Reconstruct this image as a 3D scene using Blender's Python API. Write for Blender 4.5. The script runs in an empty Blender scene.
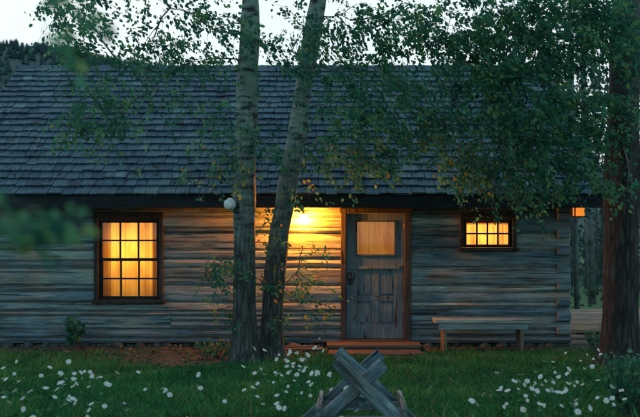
import bpy, math, random
import numpy as np
from mathutils import Vector, Matrix, noise
rng=random.Random(7)
nr=np.random.RandomState(11)
sc=bpy.context.scene
F=780.0
def P(px,py,d):
    return Vector(((px-320)/F*d, d-12.0, 1.6+(243-py)/F*d))

# ------------------------------------------------------------ materials
def newmat(name):
    m=bpy.data.materials.new(name); m.use_nodes=True
    nt=m.node_tree; nt.nodes.clear()
    out=nt.nodes.new('ShaderNodeOutputMaterial')
    b=nt.nodes.new('ShaderNodeBsdfPrincipled')
    nt.links.new(b.outputs[0],out.inputs[0])
    return m,nt,b,out
def N(nt,t,**k):
    n=nt.nodes.new(t)
    for a,v in k.items(): setattr(n,a,v)
    return n
def ramp(nt,stops,interp='LINEAR'):
    r=nt.nodes.new('ShaderNodeValToRGB'); e=r.color_ramp.elements
    r.color_ramp.interpolation=interp
    while len(e)<len(stops): e.new(0.5)
    for i,(p,c) in enumerate(stops):
        e[i].position=p; e[i].color=(c[0],c[1],c[2],1)
    return r
def coords(nt,scale,use_rnd=True):
    L=nt.links
    mp=N(nt,'ShaderNodeMapping')
    mp.inputs['Scale'].default_value=scale
    if use_rnd:
        tc=N(nt,'ShaderNodeAttribute'); tc.attribute_name='lc'
        at=N(nt,'ShaderNodeAttribute'); at.attribute_name='rnd'
        mul=N(nt,'ShaderNodeMath',operation='MULTIPLY'); mul.inputs[1].default_value=53.0
        L.new(at.outputs['Fac'],mul.inputs[0])
        add=N(nt,'ShaderNodeVectorMath',operation='ADD')
        L.new(tc.outputs['Vector'],add.inputs[0]); L.new(mul.outputs[0],add.inputs[1])
        L.new(add.outputs[0],mp.inputs['Vector'])
    else:
        tc=N(nt,'ShaderNodeTexCoord'); L.new(tc.outputs['Object'],mp.inputs['Vector'])
    return mp
def wood(name,c_dark,c_mid,c_light,c_tint,grain=(1.2,16,16),rough=0.8,bump=0.5,tintamt=0.5,spread=1.0):
    m,nt,b,out=newmat(name); L=nt.links
    mp=coords(nt,grain)
    n1=N(nt,'ShaderNodeTexNoise'); n1.inputs['Scale'].default_value=2.0; n1.inputs['Detail'].default_value=8; n1.inputs['Roughness'].default_value=0.72
    n1.inputs['Distortion'].default_value=0.6
    L.new(mp.outputs[0],n1.inputs['Vector'])
    r1=ramp(nt,[(0.30,c_dark),(0.48,c_mid),(0.68,c_light)])
    L.new(n1.outputs['Fac'],r1.inputs[0])
    mp2=coords(nt,(grain[0]*0.8,grain[1]*0.16,grain[2]*0.16))
    n2=N(nt,'ShaderNodeTexNoise'); n2.inputs['Scale'].default_value=2.2; n2.inputs['Detail'].default_value=5
    L.new(mp2.outputs[0],n2.inputs['Vector'])
    r2=ramp(nt,[(0.46,(0,0,0)),(0.64,(1,1,1))]); L.new(n2.outputs['Fac'],r2.inputs[0])
    mx=N(nt,'ShaderNodeMixRGB',blend_type='MIX'); mx.inputs[2].default_value=(*c_tint,1)
    mm=N(nt,'ShaderNodeMath',operation='MULTIPLY'); mm.inputs[1].default_value=tintamt
    L.new(r2.outputs[0],mm.inputs[0]); L.new(mm.outputs[0],mx.inputs[0]); L.new(r1.outputs[0],mx.inputs[1])
    mp3=coords(nt,(grain[0]*0.45,grain[1]*1.3,grain[2]*1.3))
    n3=N(nt,'ShaderNodeTexNoise'); n3.inputs['Scale'].default_value=1.6; n3.inputs['Detail'].default_value=4; n3.inputs['Distortion'].default_value=0.3
    L.new(mp3.outputs[0],n3.inputs['Vector'])
    r3=ramp(nt,[(0.35,(0.2,0.19,0.19)),(0.41,(1,1,1))]); L.new(n3.outputs['Fac'],r3.inputs[0])
    m2=N(nt,'ShaderNodeMixRGB',blend_type='MULTIPLY'); m2.inputs[0].default_value=0.85
    L.new(mx.outputs[0],m2.inputs[1]); L.new(r3.outputs[0],m2.inputs[2])
    # large uneven stain
    mp4=coords(nt,(0.7,0.9,1.6),False)
    n4=N(nt,'ShaderNodeTexNoise'); n4.inputs['Scale'].default_value=1.3; n4.inputs['Detail'].default_value=6; n4.inputs['Roughness'].default_value=0.65
    L.new(mp4.outputs[0],n4.inputs['Vector'])
    r4=ramp(nt,[(0.33,(0.5,0.58,0.66)),(0.5,(1,1,1)),(0.68,(1.3,1.22,1.08))]); L.new(n4.outputs['Fac'],r4.inputs[0])
    m4=N(nt,'ShaderNodeMixRGB',blend_type='MULTIPLY'); m4.inputs[0].default_value=0.85
    L.new(m2.outputs[0],m4.inputs[1]); L.new(r4.outputs[0],m4.inputs[2])
    at=N(nt,'ShaderNodeAttribute'); at.attribute_name='rnd'
    rr=ramp(nt,[(0,(0.45,0.54,0.62)),(0.35,(0.8,0.9,0.98)),(0.7,(1.05,1.0,0.95)),(1,(1.55,1.48,1.33))]); L.new(at.outputs['Fac'],rr.inputs[0])
    m3=N(nt,'ShaderNodeMixRGB',blend_type='MULTIPLY'); m3.inputs[0].default_value=spread
    L.new(m4.outputs[0],m3.inputs[1]); L.new(rr.outputs[0],m3.inputs[2])
    L.new(m3.outputs[0],b.inputs['Base Color'])
    b.inputs['Roughness'].default_value=rough
    b.inputs['Specular IOR Level'].default_value=0.25
    add=N(nt,'ShaderNodeMath',operation='ADD'); L.new(n1.outputs['Fac'],add.inputs[0]); L.new(r3.outputs[0],add.inputs[1])
    bp=N(nt,'ShaderNodeBump'); bp.inputs['Strength'].default_value=bump; bp.inputs['Distance'].default_value=0.012
    L.new(add.outputs[0],bp.inputs['Height']); L.new(bp.outputs[0],b.inputs['Normal'])
    return m
def simple(name,c1,c2,scale=6,rough=0.8,bump=0.2,metal=0):
    m,nt,b,out=newmat(name); L=nt.links
    mp=coords(nt,(scale,)*3,False)
    n1=N(nt,'ShaderNodeTexNoise'); n1.inputs['Scale'].default_value=1; n1.inputs['Detail'].default_value=6
    L.new(mp.outputs[0],n1.inputs['Vector'])
    r=ramp(nt,[(0.3,c1),(0.7,c2)]); L.new(n1.outputs['Fac'],r.inputs[0]); L.new(r.outputs[0],b.inputs['Base Color'])
    b.inputs['Roughness'].default_value=rough; b.inputs['Metallic'].default_value=metal
    bp=N(nt,'ShaderNodeBump'); bp.inputs['Strength'].default_value=bump; bp.inputs['Distance'].default_value=0.01
    L.new(n1.outputs['Fac'],bp.inputs['Height']); L.new(bp.outputs[0],b.inputs['Normal'])
    return m
def emis(name,col,s):
    m,nt,b,out=newmat(name)
    b.inputs['Base Color'].default_value=(*col,1)
    b.inputs['Emission Color'].default_value=(*col,1); b.inputs['Emission Strength'].default_value=s
    return m
def leafmat(name,stops,trans=0.4,rough=0.7,spec=0.15):
    m,nt,b,out=newmat(name); L=nt.links
    at=N(nt,'ShaderNodeAttribute'); at.attribute_name='rnd'
    r=ramp(nt,stops); L.new(at.outputs['Fac'],r.inputs[0])
    L.new(r.outputs[0],b.inputs['Base Color']); b.inputs['Roughness'].default_value=rough
    b.inputs['Specular IOR Level'].default_value=spec
    if trans>0:
        tr=N(nt,'ShaderNodeBsdfTranslucent'); L.new(r.outputs[0],tr.inputs[0])
        mx=N(nt,'ShaderNodeMixShader'); mx.inputs[0].default_value=trans
        L.new(b.outputs[0],mx.inputs[1]); L.new(tr.outputs[0],mx.inputs[2]); L.new(mx.outputs[0],out.inputs[0])
    return m

M_log=wood('weathered_log',(0.065,0.10,0.115),(0.21,0.285,0.305),(0.44,0.5,0.49),(0.36,0.25,0.165),grain=(1.0,12,12),bump=0.8,tintamt=0.6)
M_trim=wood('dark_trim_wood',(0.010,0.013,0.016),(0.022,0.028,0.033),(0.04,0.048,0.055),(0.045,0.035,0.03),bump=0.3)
M_trimv=wood('brown_trim_wood',(0.022,0.02,0.019),(0.065,0.05,0.042),(0.12,0.095,0.08),(0.08,0.048,0.038),grain=(16,16,1.2),bump=0.3)
M_door=wood('door_wood',(0.06,0.09,0.105),(0.12,0.175,0.205),(0.2,0.275,0.305),(0.17,0.155,0.135),grain=(16,16,1.2),bump=0.3,tintamt=0.35)
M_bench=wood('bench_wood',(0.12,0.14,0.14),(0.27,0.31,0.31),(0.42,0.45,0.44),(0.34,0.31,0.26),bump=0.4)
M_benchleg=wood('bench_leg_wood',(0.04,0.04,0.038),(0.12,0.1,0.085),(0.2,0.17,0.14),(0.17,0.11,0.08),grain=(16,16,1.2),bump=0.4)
M_saw=wood('sawhorse_wood',(0.03,0.045,0.055),(0.11,0.16,0.185),(0.29,0.37,0.4),(0.18,0.17,0.14),grain=(2.0,13,13),bump=0.9)
M_step=wood('step_wood',(0.035,0.03,0.03),(0.095,0.075,0.066),(0.18,0.145,0.13),(0.13,0.088,0.072),bump=0.4)
M_deck=wood('deck_wood',(0.15,0.09,0.07),(0.4,0.26,0.2),(0.55,0.4,0.32),(0.45,0.27,0.2),bump=0.4)
M_shingle=wood('roof_shingle',(0.028,0.056,0.078),(0.066,0.12,0.158),(0.115,0.185,0.23),(0.05,0.095,0.115),grain=(14,2,2),bump=0.5)
M_interior=wood('interior_wood',(0.22,0.12,0.05),(0.45,0.28,0.13),(0.6,0.42,0.22),(0.5,0.3,0.15),bump=0.2)
M_chink=simple('chinking',(0.08,0.09,0.09),(0.22,0.23,0.22),8)
M_stone=simple('stone',(0.025,0.027,0.027),(0.10,0.105,0.10),9,bump=0.6)
M_metal=simple('dark_metal',(0.03,0.03,0.03),(0.06,0.06,0.06),20,rough=0.45,metal=0.7)
M_white=simple('white_enamel',(0.65,0.66,0.66),(0.8,0.8,0.79),12,rough=0.35,bump=0.05)
M_twig=simple('twig_bark',(0.05,0.055,0.05),(0.14,0.15,0.135),30)
M_leaf=leafmat('leaf',[(0,(0.02,0.10,0.078)),(0.45,(0.05,0.20,0.125)),(0.8,(0.11,0.32,0.16)),(0.88,(0.25,0.34,0.08)),(1.0,(0.5,0.2,0.03))],0.5)
M_grass=leafmat('grass_blade',[(0,(0.025,0.115,0.05)),(0.5,(0.05,0.215,0.07)),(0.85,(0.105,0.32,0.09)),(1.0,(0.22,0.22,0.12))],0.3)
M_petal=leafmat('petal',[(0,(0.8,0.83,0.85)),(1,(0.88,0.88,0.88))],0.3)
M_pollen=simple('pollen',(0.5,0.32,0.03),(0.65,0.45,0.05),40)
M_conifer=leafmat('hazed_conifer',[(0,(0.015,0.048,0.055)),(1,(0.035,0.085,0.09))],0)  # distance haze put into the blue-teal needle colour
M_far=leafmat('far_leaf',[(0,(0.02,0.055,0.05)),(0.6,(0.045,0.105,0.085)),(1,(0.09,0.16,0.115))],0.3)

def glassmat():
    m,nt,b,out=newmat('window_glass'); nt.nodes.remove(b); L=nt.links
    t=N(nt,'ShaderNodeBsdfTransparent'); g=N(nt,'ShaderNodeBsdfGlossy'); g.inputs['Roughness'].default_value=0.03
    mx=N(nt,'ShaderNodeMixShader'); mx.inputs[0].default_value=0.08
    L.new(t.outputs[0],mx.inputs[1]); L.new(g.outputs[0],mx.inputs[2]); L.new(mx.outputs[0],out.inputs[0])
    return m
M_glass=glassmat()
def clothmat(name,col):
    m,nt,b,out=newmat(name); L=nt.links
    mp=coords(nt,(5,5,1.6),False)
    n1=N(nt,'ShaderNodeTexNoise'); n1.inputs['Scale'].default_value=1; n1.inputs['Detail'].default_value=5
    L.new(mp.outputs[0],n1.inputs['Vector'])
    r=ramp(nt,[(0.32,(col[0]*0.6,col[1]*0.38,col[2]*0.2)),(0.62,col)]); L.new(n1.outputs['Fac'],r.inputs[0])
    b.inputs['Base Color'].default_value=(0.4,0.3,0.16,1); b.inputs['Roughness'].default_value=0.9
    tr=N(nt,'ShaderNodeBsdfTranslucent'); L.new(r.outputs[0],tr.inputs[0])
    mx=N(nt,'ShaderNodeMixShader'); mx.inputs[0].default_value=0.8
    L.new(b.outputs[0],mx.inputs[1]); L.new(tr.outputs[0],mx.inputs[2]); L.new(mx.outputs[0],out.inputs[0])
    return m
M_cloth=clothmat('curtain_cloth',(0.85,0.66,0.3)); M_cloth2=clothmat('door_curtain_cloth',(0.6,0.46,0.3))
def barkmat(name,low,high,z0,z1):
    m,nt,b,out=newmat(name); L=nt.links
    mp=coords(nt,(14,14,3.0),False)
    n=N(nt,'ShaderNodeTexNoise'); n.inputs['Scale'].default_value=1.2; n.inputs['Detail'].default_value=8; n.inputs['Roughness'].default_value=0.7
    L.new(mp.outputs[0],n.inputs['Vector'])
    mpv=coords(nt,(16,16,2.2),False)
    v=N(nt,'ShaderNodeTexVoronoi',feature='DISTANCE_TO_EDGE'); v.inputs['Scale'].default_value=1.1
    mixv=N(nt,'ShaderNodeVectorMath',operation='ADD'); L.new(mpv.outputs[0],mixv.inputs[0]); L.new(n.outputs['Color'],mixv.inputs[1]); L.new(mixv.outputs[0],v.inputs['Vector'])
    rl=ramp(nt,[(0.3,low[0]),(0.7,low[1])]); L.new(n.outputs['Fac'],rl.inputs[0])
    rv=ramp(nt,[(0.0,(0.25,0.25,0.25)),(0.25,(1,1,1))]); L.new(v.outputs['Distance'],rv.inputs[0])
    ml=N(nt,'ShaderNodeMixRGB',blend_type='MULTIPLY'); ml.inputs[0].default_value=0.9
    L.new(rl.outputs[0],ml.inputs[1]); L.new(rv.outputs[0],ml.inputs[2])
    mph=coords(nt,(5,5,16),False)
    n2=N(nt,'ShaderNodeTexNoise'); n2.inputs['Scale'].default_value=1.0; n2.inputs['Detail'].default_value=6
    L.new(mph.outputs[0],n2.inputs['Vector'])
    rh=ramp(nt,[(0.37,(0.05,0.055,0.055)),(0.45,high[0]),(0.7,high[1])]); L.new(n2.outputs['Fac'],rh.inputs[0])
    tc=N(nt,'ShaderNodeTexCoord'); sp=N(nt,'ShaderNodeSeparateXYZ'); L.new(tc.outputs['Object'],sp.inputs[0])
    mr=N(nt,'ShaderNodeMapRange'); mr.inputs['From Min'].default_value=z0; mr.inputs['From Max'].default_value=z1
    ad=N(nt,'ShaderNodeMath',operation='ADD'); L.new(sp.outputs['Z'],ad.inputs[0]); L.new(n2.outputs['Fac'],ad.inputs[1])
    L.new(ad.outputs[0],mr.inputs['Value'])
    mx=N(nt,'ShaderNodeMixRGB'); L.new(mr.outputs[0],mx.inputs[0]); L.new(ml.outputs[0],mx.inputs[1]); L.new(rh.outputs[0],mx.inputs[2])
    L.new(mx.outputs[0],b.inputs['Base Color']); b.inputs['Roughness'].default_value=0.9
    h=N(nt,'ShaderNodeMath',operation='MULTIPLY_ADD'); h.inputs[1].default_value=1.0; L.new(rv.outputs[0],h.inputs[0]); L.new(n.outputs['Fac'],h.inputs[2])
    bp=N(nt,'ShaderNodeBump'); bp.inputs['Strength'].default_value=0.8; bp.inputs['Distance'].default_value=0.03
    L.new(h.outputs[0],bp.inputs['Height']); L.new(bp.outputs[0],b.inputs['Normal'])
    return m
M_bark=barkmat('cottonwood_bark',[(0.05,0.058,0.055),(0.19,0.2,0.185)],[(0.23,0.30,0.27),(0.43,0.51,0.45)],1.8,3.8)
M_bark2=barkmat('old_bark',[(0.022,0.02,0.02),(0.085,0.07,0.065)],[(0.12,0.13,0.12),(0.22,0.22,0.2)],3.2,6.0)

# ------------------------------------------------------------ mesh helpers
class Acc:
    def __init__(s): s.v=[];s.f=[];s.r=[];s.l=[]
    def add(s,vs,fs,rnd=0.5,lc=None):
        o=len(s.v); s.v.extend([tuple(v) for v in vs]); s.f.extend([tuple(i+o for i in f) for f in fs]); s.r.extend([rnd]*len(vs))
        s.l.extend([tuple(v) for v in (lc if lc is not None else vs)])
    def box(s,x0,x1,y0,y1,z0,z1,rnd=None,bev=0.0):
        if rnd is None: rnd=rng.random()
        if bev<=0:
            vs=[(x0,y0,z0),(x1,y0,z0),(x1,y1,z0),(x0,y1,z0),(x0,y0,z1),(x1,y0,z1),(x1,y1,z1),(x0,y1,z1)]
            s.add(vs,[(0,3,2,1),(4,5,6,7),(0,1,5,4),(1,2,6,5),(2,3,7,6),(3,0,4,7)],rnd)
        else:
            obox(s,Vector(((x0+x1)/2,(y0+y1)/2,(z0+z1)/2)),(x1-x0,y1-y0,z1-z0),None,rnd,bev)
    def obj(s,name,mat,parent=None,smooth=False,loc=None):
        me=bpy.data.meshes.new(name); me.from_pydata(s.v,[],s.f); me.update()
        a=me.attributes.new('rnd','FLOAT','POINT'); a.data.foreach_set('value',np.array(s.r,dtype=np.float32))
        a=me.attributes.new('lc','FLOAT_VECTOR','POINT'); a.data.foreach_set('vector',np.array(s.l,dtype=np.float32).ravel())
        if smooth: me.polygons.foreach_set('use_smooth',[True]*len(me.polygons))
        me.materials.append(mat)
        o=bpy.data.objects.new(name,me); sc.collection.objects.link(o)
        if parent: o.parent=parent
        return o
def obox(acc,c,size,rot,rnd=None,bev=0.006):
    if rnd is None: rnd=rng.random()
    h=[v/2 for v in size]; b=min(bev,min(h)*0.6)
    vs=[];idx={}
    for sx in(-1,1):
        for sy in(-1,1):
            for sz in(-1,1):
                for k in range(3):
                    p=[sx*(h[0]-b),sy*(h[1]-b),sz*(h[2]-b)]
                    p[k]=(sx,sy,sz)[k]*h[k]
                    idx[(sx,sy,sz,k)]=len(vs); vs.append(Vector(p))
    fs=[]
    for k in range(3):
        a,c2=(k+1)%3,(k+2)%3
        for s in(-1,1):
            q=[]
            for (u,w) in((-1,-1),(1,-1),(1,1),(-1,1)):
                t=[0,0,0];t[k]=s;t[a]=u;t[c2]=w;q.append(idx[(*t,k)])
            if s<0:q.reverse()
            fs.append(q)
    for k in range(3):
        a,c2=(k+1)%3,(k+2)%3
        for u in(-1,1):
            for w in(-1,1):
                t0=[0,0,0];t0[k]=-1;t0[a]=u;t0[c2]=w
                t1=list(t0);t1[k]=1
                q=[idx[(*t0,a)],idx[(*t1,a)],idx[(*t1,c2)],idx[(*t0,c2)]]
                if u*w>0: q.reverse()
                fs.append(q)
    for sx in(-1,1):
        for sy in(-1,1):
            for sz in(-1,1):
                q=[idx[(sx,sy,sz,k)] for k in range(3)]
                if sx*sy*sz<0:q.reverse()
                fs.append(q)
    if rot is not None:
        lc=[v.copy() for v in vs]; vs=[rot@v for v in vs]
    else: lc=[v+c for v in vs]
    acc.add([v+c for v in vs],fs,rnd,lc)
def beam(acc,a,b,w,t,rnd=None,up=Vector((0,1,0)),bev=0.008):
    a=Vector(a);b=Vector(b);d=(b-a);L=d.length;x=d.normalized();y=(up-x*up.dot(x)).normalized();z=x.cross(y)
    R=Matrix((x,y,z)).transposed()
    obox(acc,(a+b)/2,(L,t,w),R,rnd,bev)
def rough_beam(acc,a,b,w,t,rnd,up=Vector((0,1,0))):
    """hewn timber: uneven edges along its length, chamfered corners, ragged ends"""
    a=Vector(a);b=Vector(b);d=(b-a);L=d.length;x=d.normalized();y=(up-x*up.dot(x)).normalized();z=x.cross(y)
    n=max(6,int(L/0.05)); vs=[];lc=[];fs=[];sd=rng.random()*90
    prof=[(-.5,-.36),(-.36,-.5),(.36,-.5),(.5,-.36),(.5,.36),(.36,.5),(-.36,.5),(-.5,.36)]
    for i in range(n+1):
        s=L*i/n
        for j,(pz,py) in enumerate(prof):
            k=1+0.10*noise.noise(Vector((s*5,j*1.7,sd)))+0.05*noise.noise(Vector((s*18,j*2.7,sd)))
            e=0.0
            if i in(0,n): k*=0.94; e=0.012*noise.noise(Vector((j*2.3,sd,i)))
            p=Vector((s-L/2+e,py*t*k,pz*w*k)); lc.append(p.copy()); vs.append((a+b)/2+x*p.x+y*p.y+z*p.z)
    m=8
    for i in range(n):
        for j in range(m):
            k=(j+1)%m; fs.append((i*m+j,i*m+k,(i+1)*m+k,(i+1)*m+j))
    fs.append(tuple(range(m))[::-1]); fs.append(tuple(n*m+j for j in range(m)))
    acc.add(vs,fs,rnd,lc)
def tube(acc,pts,rad,sides=6,rnd=0.5,wob=0.0,caps=True):
    n=len(pts);vs=[];fs=[]
    pts=[Vector(p) for p in pts]
    ref=Vector((0.3,0.9,0.2))
    for i,p in enumerate(pts):
        d=(pts[min(i+1,n-1)]-pts[max(i-1,0)]).normalized()
        u=(ref-d*ref.dot(d)).normalized(); w=d.cross(u)
        for j in range(sides):
            a=2*math.pi*j/sides
            r=rad[i]
            if wob: r*=1+wob*noise.noise(Vector((math.cos(a)*1.5,math.sin(a)*1.5,p.z*1.3+p.x*3)))+wob*0.5*noise.noise(Vector((math.cos(a)*5,math.sin(a)*5,p.z*3)))
            vs.append(p+u*math.cos(a)*r+w*math.sin(a)*r)
    for i in range(n-1):
        for j in range(sides):
            k=(j+1)%sides
            fs.append((i*sides+j,i*sides+k,(i+1)*sides+k,(i+1)*sides+j))
    if caps:
        fs.append(tuple(reversed(range(sides)))); fs.append(tuple((n-1)*sides+j for j in range(sides)))
    acc.add(vs,fs,rnd)
def npobj(name,V,k,rnd,mat,parent=None,smooth=False):
    n=len(V)//k
    me=bpy.data.meshes.new(name)
    me.vertices.add(len(V)); me.vertices.foreach_set('co',np.asarray(V,dtype=np.float32).ravel())
    me.loops.add(len(V)); me.loops.foreach_set('vertex_index',np.arange(len(V),dtype=np.int32))
    me.polygons.add(n); me.polygons.foreach_set('loop_start',np.arange(0,len(V),k,dtype=np.int32))
    me.polygons.foreach_set('loop_total',np.full(n,k,dtype=np.int32))
    me.update(calc_edges=True)
    a=me.attributes.new('rnd','FLOAT','POINT'); a.data.foreach_set('value',np.asarray(rnd,dtype=np.float32))
    me.materials.append(mat)
    o=bpy.data.objects.new(name,me); sc.collection.objects.link(o)
    if parent: o.parent=parent
    return o
def empty(name,loc=(0,0,0)):
    e=bpy.data.objects.new(name,None); sc.collection.objects.link(e); e.location=(0,0,0); e.empty_display_size=0.3
    return e

# ------------------------------------------------------------ CABIN
cabin=empty('log_cabin')
XL,XR=-5.5,3.85
courses=[0.06,0.27,0.48,0.69,0.95,1.22,1.49,1.75,2.0,2.13,2.32,2.5]
opens=[(-3.45,-2.43,0.69,2.0),(0.32,1.38,0.06,2.13),(2.17,3.0,1.49,2.0)]
def hewn(acc,x0,x1,z0,z1,yf,yb,rnd,seed,axis='x'):
    n=max(2,int((x1-x0)/0.14)+1); vs=[];fs=[]
    tp=noise.noise(Vector((seed*5,1,1)))*0.02
    for i in range(n):
        x=x0+(x1-x0)*i/(n-1)
        nb=noise.noise(Vector((x*0.9,seed*3.1,0)))*0.022+noise.noise(Vector((x*4,seed*3.1,0)))*0.010
        nt_=noise.noise(Vector((x*0.9,seed*3.1,5)))*0.022+noise.noise(Vector((x*4,seed*3.1,5)))*0.010
        b1=noise.noise(Vector((x*1.1,seed*7.7,9)))*0.024
        b2=noise.noise(Vector((x*1.3,seed*7.7,19)))*0.024
        zb=z0+0.008+nb*0.6; zt=z1-0.008+nt_*0.6
        e=0.026
        prof=[(yb,zb),(yf+0.04,zb),(yf+0.014+b1*.5,zb+0.007),(yf+0.002+b1,zb+e),(yf-0.008+(b1+b2)/2+tp,(zb+zt)/2),(yf+0.002+b2,zt-e),(yf+0.014+b2*.5,zt-0.007),(yf+0.04,zt),(yb,zt)]
        for (y,z) in prof:
            vs.append((x,y,z) if axis=='x' else (y,x,z))
    k=9
    for i in range(n-1):
        for j in range(k):
            j2=(j+1)%k
            fs.append((i*k+j,(i+1)*k+j,(i+1)*k+j2,i*k+j2))
    fs.append(tuple(range(k))); fs.append(tuple(reversed([(n-1)*k+j for j in range(k)])))
    acc.add(vs,fs,rnd)
logs=Acc();chink=Acc()
for ci in range(len(courses)-1):
    z0,z1=courses[ci],courses[ci+1]
    cuts=[(a,b) for a,b,c,d in opens if z0<d-0.01 and z1>c+0.01]
    xs=[XL]; 
    for a,b in sorted(cuts): xs+= [a,b]
    xs.append(XR)
    for i in range(0,len(xs),2):
        a,b=xs[i],xs[i+1]
        chink.box(a+0.002,b-0.002,0.028,0.17,z0-0.0005,z1+0.0005 if ci<10 else z1,0.5)
        segs=[(a,b)]
        if b-a>3.2 and ci in(1,4,6,8):
            m=a+(b-a)*rng.uniform(0.3,0.7); segs=[(a,m-0.004),(m+0.004,b)]
        for (p,q) in segs:
            if z1-z0>0.2 and rng.random()<0.45:
                zm=(z0+z1)/2+rng.uniform(-0.04,0.04)
                hewn(logs,p,q,z0,zm,rng.uniform(-0.012,0.012),0.055,rng.random(),rng.random()*50)
                hewn(logs,p,q,zm,z1,rng.uniform(-0.012,0.012),0.055,rng.random(),rng.random()*50)
            else:
                hewn(logs,p,q,z0,z1,rng.uniform(-0.015,0.015),0.055,rng.random(),rng.random()*50)
logs.obj('log_wall_front',M_log,cabin,False)
chink.obj('chinking_front',M_chink,cabin)
cor=Acc()
for ci in range(len(courses)-2):
    z0,z1=courses[ci],courses[ci+1]; zc=z1
    for xx in (XR-0.21,XL+0.03):
        w=0.19+rng.uniform(-0.02,0.02)
        cor.box(xx,xx+w,-0.045-rng.uniform(0,0.03),0.05,zc-0.075,zc+0.065,rng.random()*0.3,0.015)
cor.obj('corner_notch_ends',M_log,cabin)
DEP=6.0
side=Acc()
for ci in range(len(courses)-1):
    z0,z1=courses[ci],courses[ci+1]
    hewn(side,0.18,DEP-0.01,z0,z1,XL,XL+0.16,rng.random(),rng.random()*40,'y')
    t=Acc(); hewn(t,0.18,DEP-0.01,z0,z1,0.0,0.16,rng.random(),rng.random()*40,'y')
    side.add([(XR-v[0],v[1],v[2]) for v in t.v],[tuple(reversed(f)) for f in t.f],t.r[0])
for ci in range(len(courses)-1):
    side.box(XL,XR,DEP,DEP+0.18,courses[ci]+0.006,courses[ci+1]-0.006)
side.obj('log_wall_sides',M_log,cabin)
EY,EZ=-0.5,2.31; RY,RZ=3.0,4.97
RXL,RXR=-5.77,4.35
slope=math.atan2(RZ-EZ,RY-EY); SL=math.hypot(RZ-EZ,RY-EY)
gab=Acc()
for xg in (XL+0.02,XR-0.14):
    z=2.5
    while z<4.75:
        y0=EY+(z+0.2-EZ)/math.tan(slope)+0.12; y1=6.0-y0
        if y1-y0>0.2: gab.box(xg,xg+0.12,y0,y1,z+0.003,min(z+0.2,4.8))
        z+=0.2
gab.obj('gable_boards',M_log,cabin)
sh=Acc(); deckr=Acc()
def roofpt(x,s,n,back=False):
    y=EY+s*math.cos(slope)-n*math.sin(slope); z=EZ+s*math.sin(slope)+n*math.cos(slope)
    if back: y=6.0-y
    return (x,y,z)
nc=21
for back in (False,True):
    for c in range(nc):
        s0=c*SL/nc-0.03; s1=min(s0+SL/nc*1.7,SL+0.01)
        x=RXL+rng.uniform(-0.1,0.0)
        while x<RXR:
            w=rng.uniform(0.13,0.27); x2=min(x+w,RXR)
            if x2-x<0.04: break
            xa=max(x,RXL)+0.004; xb=x2-0.004
            j=rng.uniform(-0.018,0.014); th=0.024+rng.uniform(0,0.012); tl=rng.uniform(-0.005,0.005); lift=rng.uniform(0,0.006)
            vs=[roofpt(xa,s0+j,0.022+lift,back),roofpt(xb,s0+j+tl,0.022+lift,back),roofpt(xb,s1,0.003,back),roofpt(xa,s1,0.003,back),
                roofpt(xa,s0+j,0.022+th+lift,back),roofpt(xb,s0+j+tl,0.022+th+lift,back),roofpt(xb,s1,0.007,back),roofpt(xa,s1,0.007,back)]
            fs=[(0,3,2,1),(4,5,6,7),(0,1,5,4),(1,2,6,5),(2,3,7,6),(3,0,4,7)]
            if back: fs=[tuple(reversed(f)) for f in fs]
            sh.add(vs,fs,min(1,max(0,rng.gauss(0.42,0.25))))
            x=x2
    vs=[roofpt(RXL+.01,0,-0.04,back),roofpt(RXR-.01,0,-0.04,back),roofpt(RXR-.01,SL,-0.04,back),roofpt(RXL+.01,SL,-0.04,back),
        roofpt(RXL+.01,0,0.001,back),roofpt(RXR-.01,0,0.001,back),roofpt(RXR-.01,SL,0.001,back),roofpt(RXL+.01,SL,0.001,back)]
    deckr.add(vs,[(0,3,2,1),(4,5,6,7),(0,1,5,4),(1,2,6,5),(2,3,7,6),(3,0,4,7)],0.2)
x=RXL
while x<RXR:
    x2=min(x+0.22,RXR)
    for sgn in(1,-1):
        vs=[(x,RY,RZ+0.055),(x2,RY,RZ+0.045),(x2,RY-0.13*sgn,RZ-0.06),(x,RY-0.13*sgn,RZ-0.05),(x,RY,RZ+0.035),(x2,RY,RZ+0.025),(x2,RY-0.13*sgn,RZ-0.08),(x,RY-0.13*sgn,RZ-0.07)]
        sh.add(vs,[(0,3,2,1),(4,5,6,7),(0,1,5,4),(1,2,6,5),(2,3,7,6),(3,0,4,7)],rng.random()*0.6)
    x=x2
sh.obj('roof_shingles',M_shingle,cabin)
deckr.obj('roof_deck',M_trim,cabin)
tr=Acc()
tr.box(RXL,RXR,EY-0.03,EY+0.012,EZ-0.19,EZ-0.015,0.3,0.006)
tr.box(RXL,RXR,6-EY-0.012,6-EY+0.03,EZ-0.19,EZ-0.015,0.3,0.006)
x=RXL+0.1
while x<RXR-0.1:
    for back in(False,True):
        a=Vector(roofpt(x,0.03,-0.1,back)); b=Vector(roofpt(x,SL-0.05,-0.1,back))
        beam(tr,a,b,0.05,0.1,0.3,up=Vector((0,-math.sin(slope),math.cos(slope))) if not back else Vector((0,math.sin(slope),math.cos(slope))),bev=0.004)
    x+=0.6
for xg in(RXL,RXR-0.04):
    for back in(False,True):
        a=Vector(roofpt(xg+0.02,0.0,-0.085,back)); b=Vector(roofpt(xg+0.02,SL,-0.085,back))
        beam(tr,a,b,0.042,0.16,0.5,up=Vector((0,-math.sin(slope),math.cos(slope))) if not back else Vector((0,math.sin(slope),math.cos(slope))))
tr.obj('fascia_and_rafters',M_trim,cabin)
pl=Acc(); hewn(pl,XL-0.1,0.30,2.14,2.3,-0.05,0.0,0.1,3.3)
pl.obj('plate_beam',M_trim,cabin)

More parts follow.
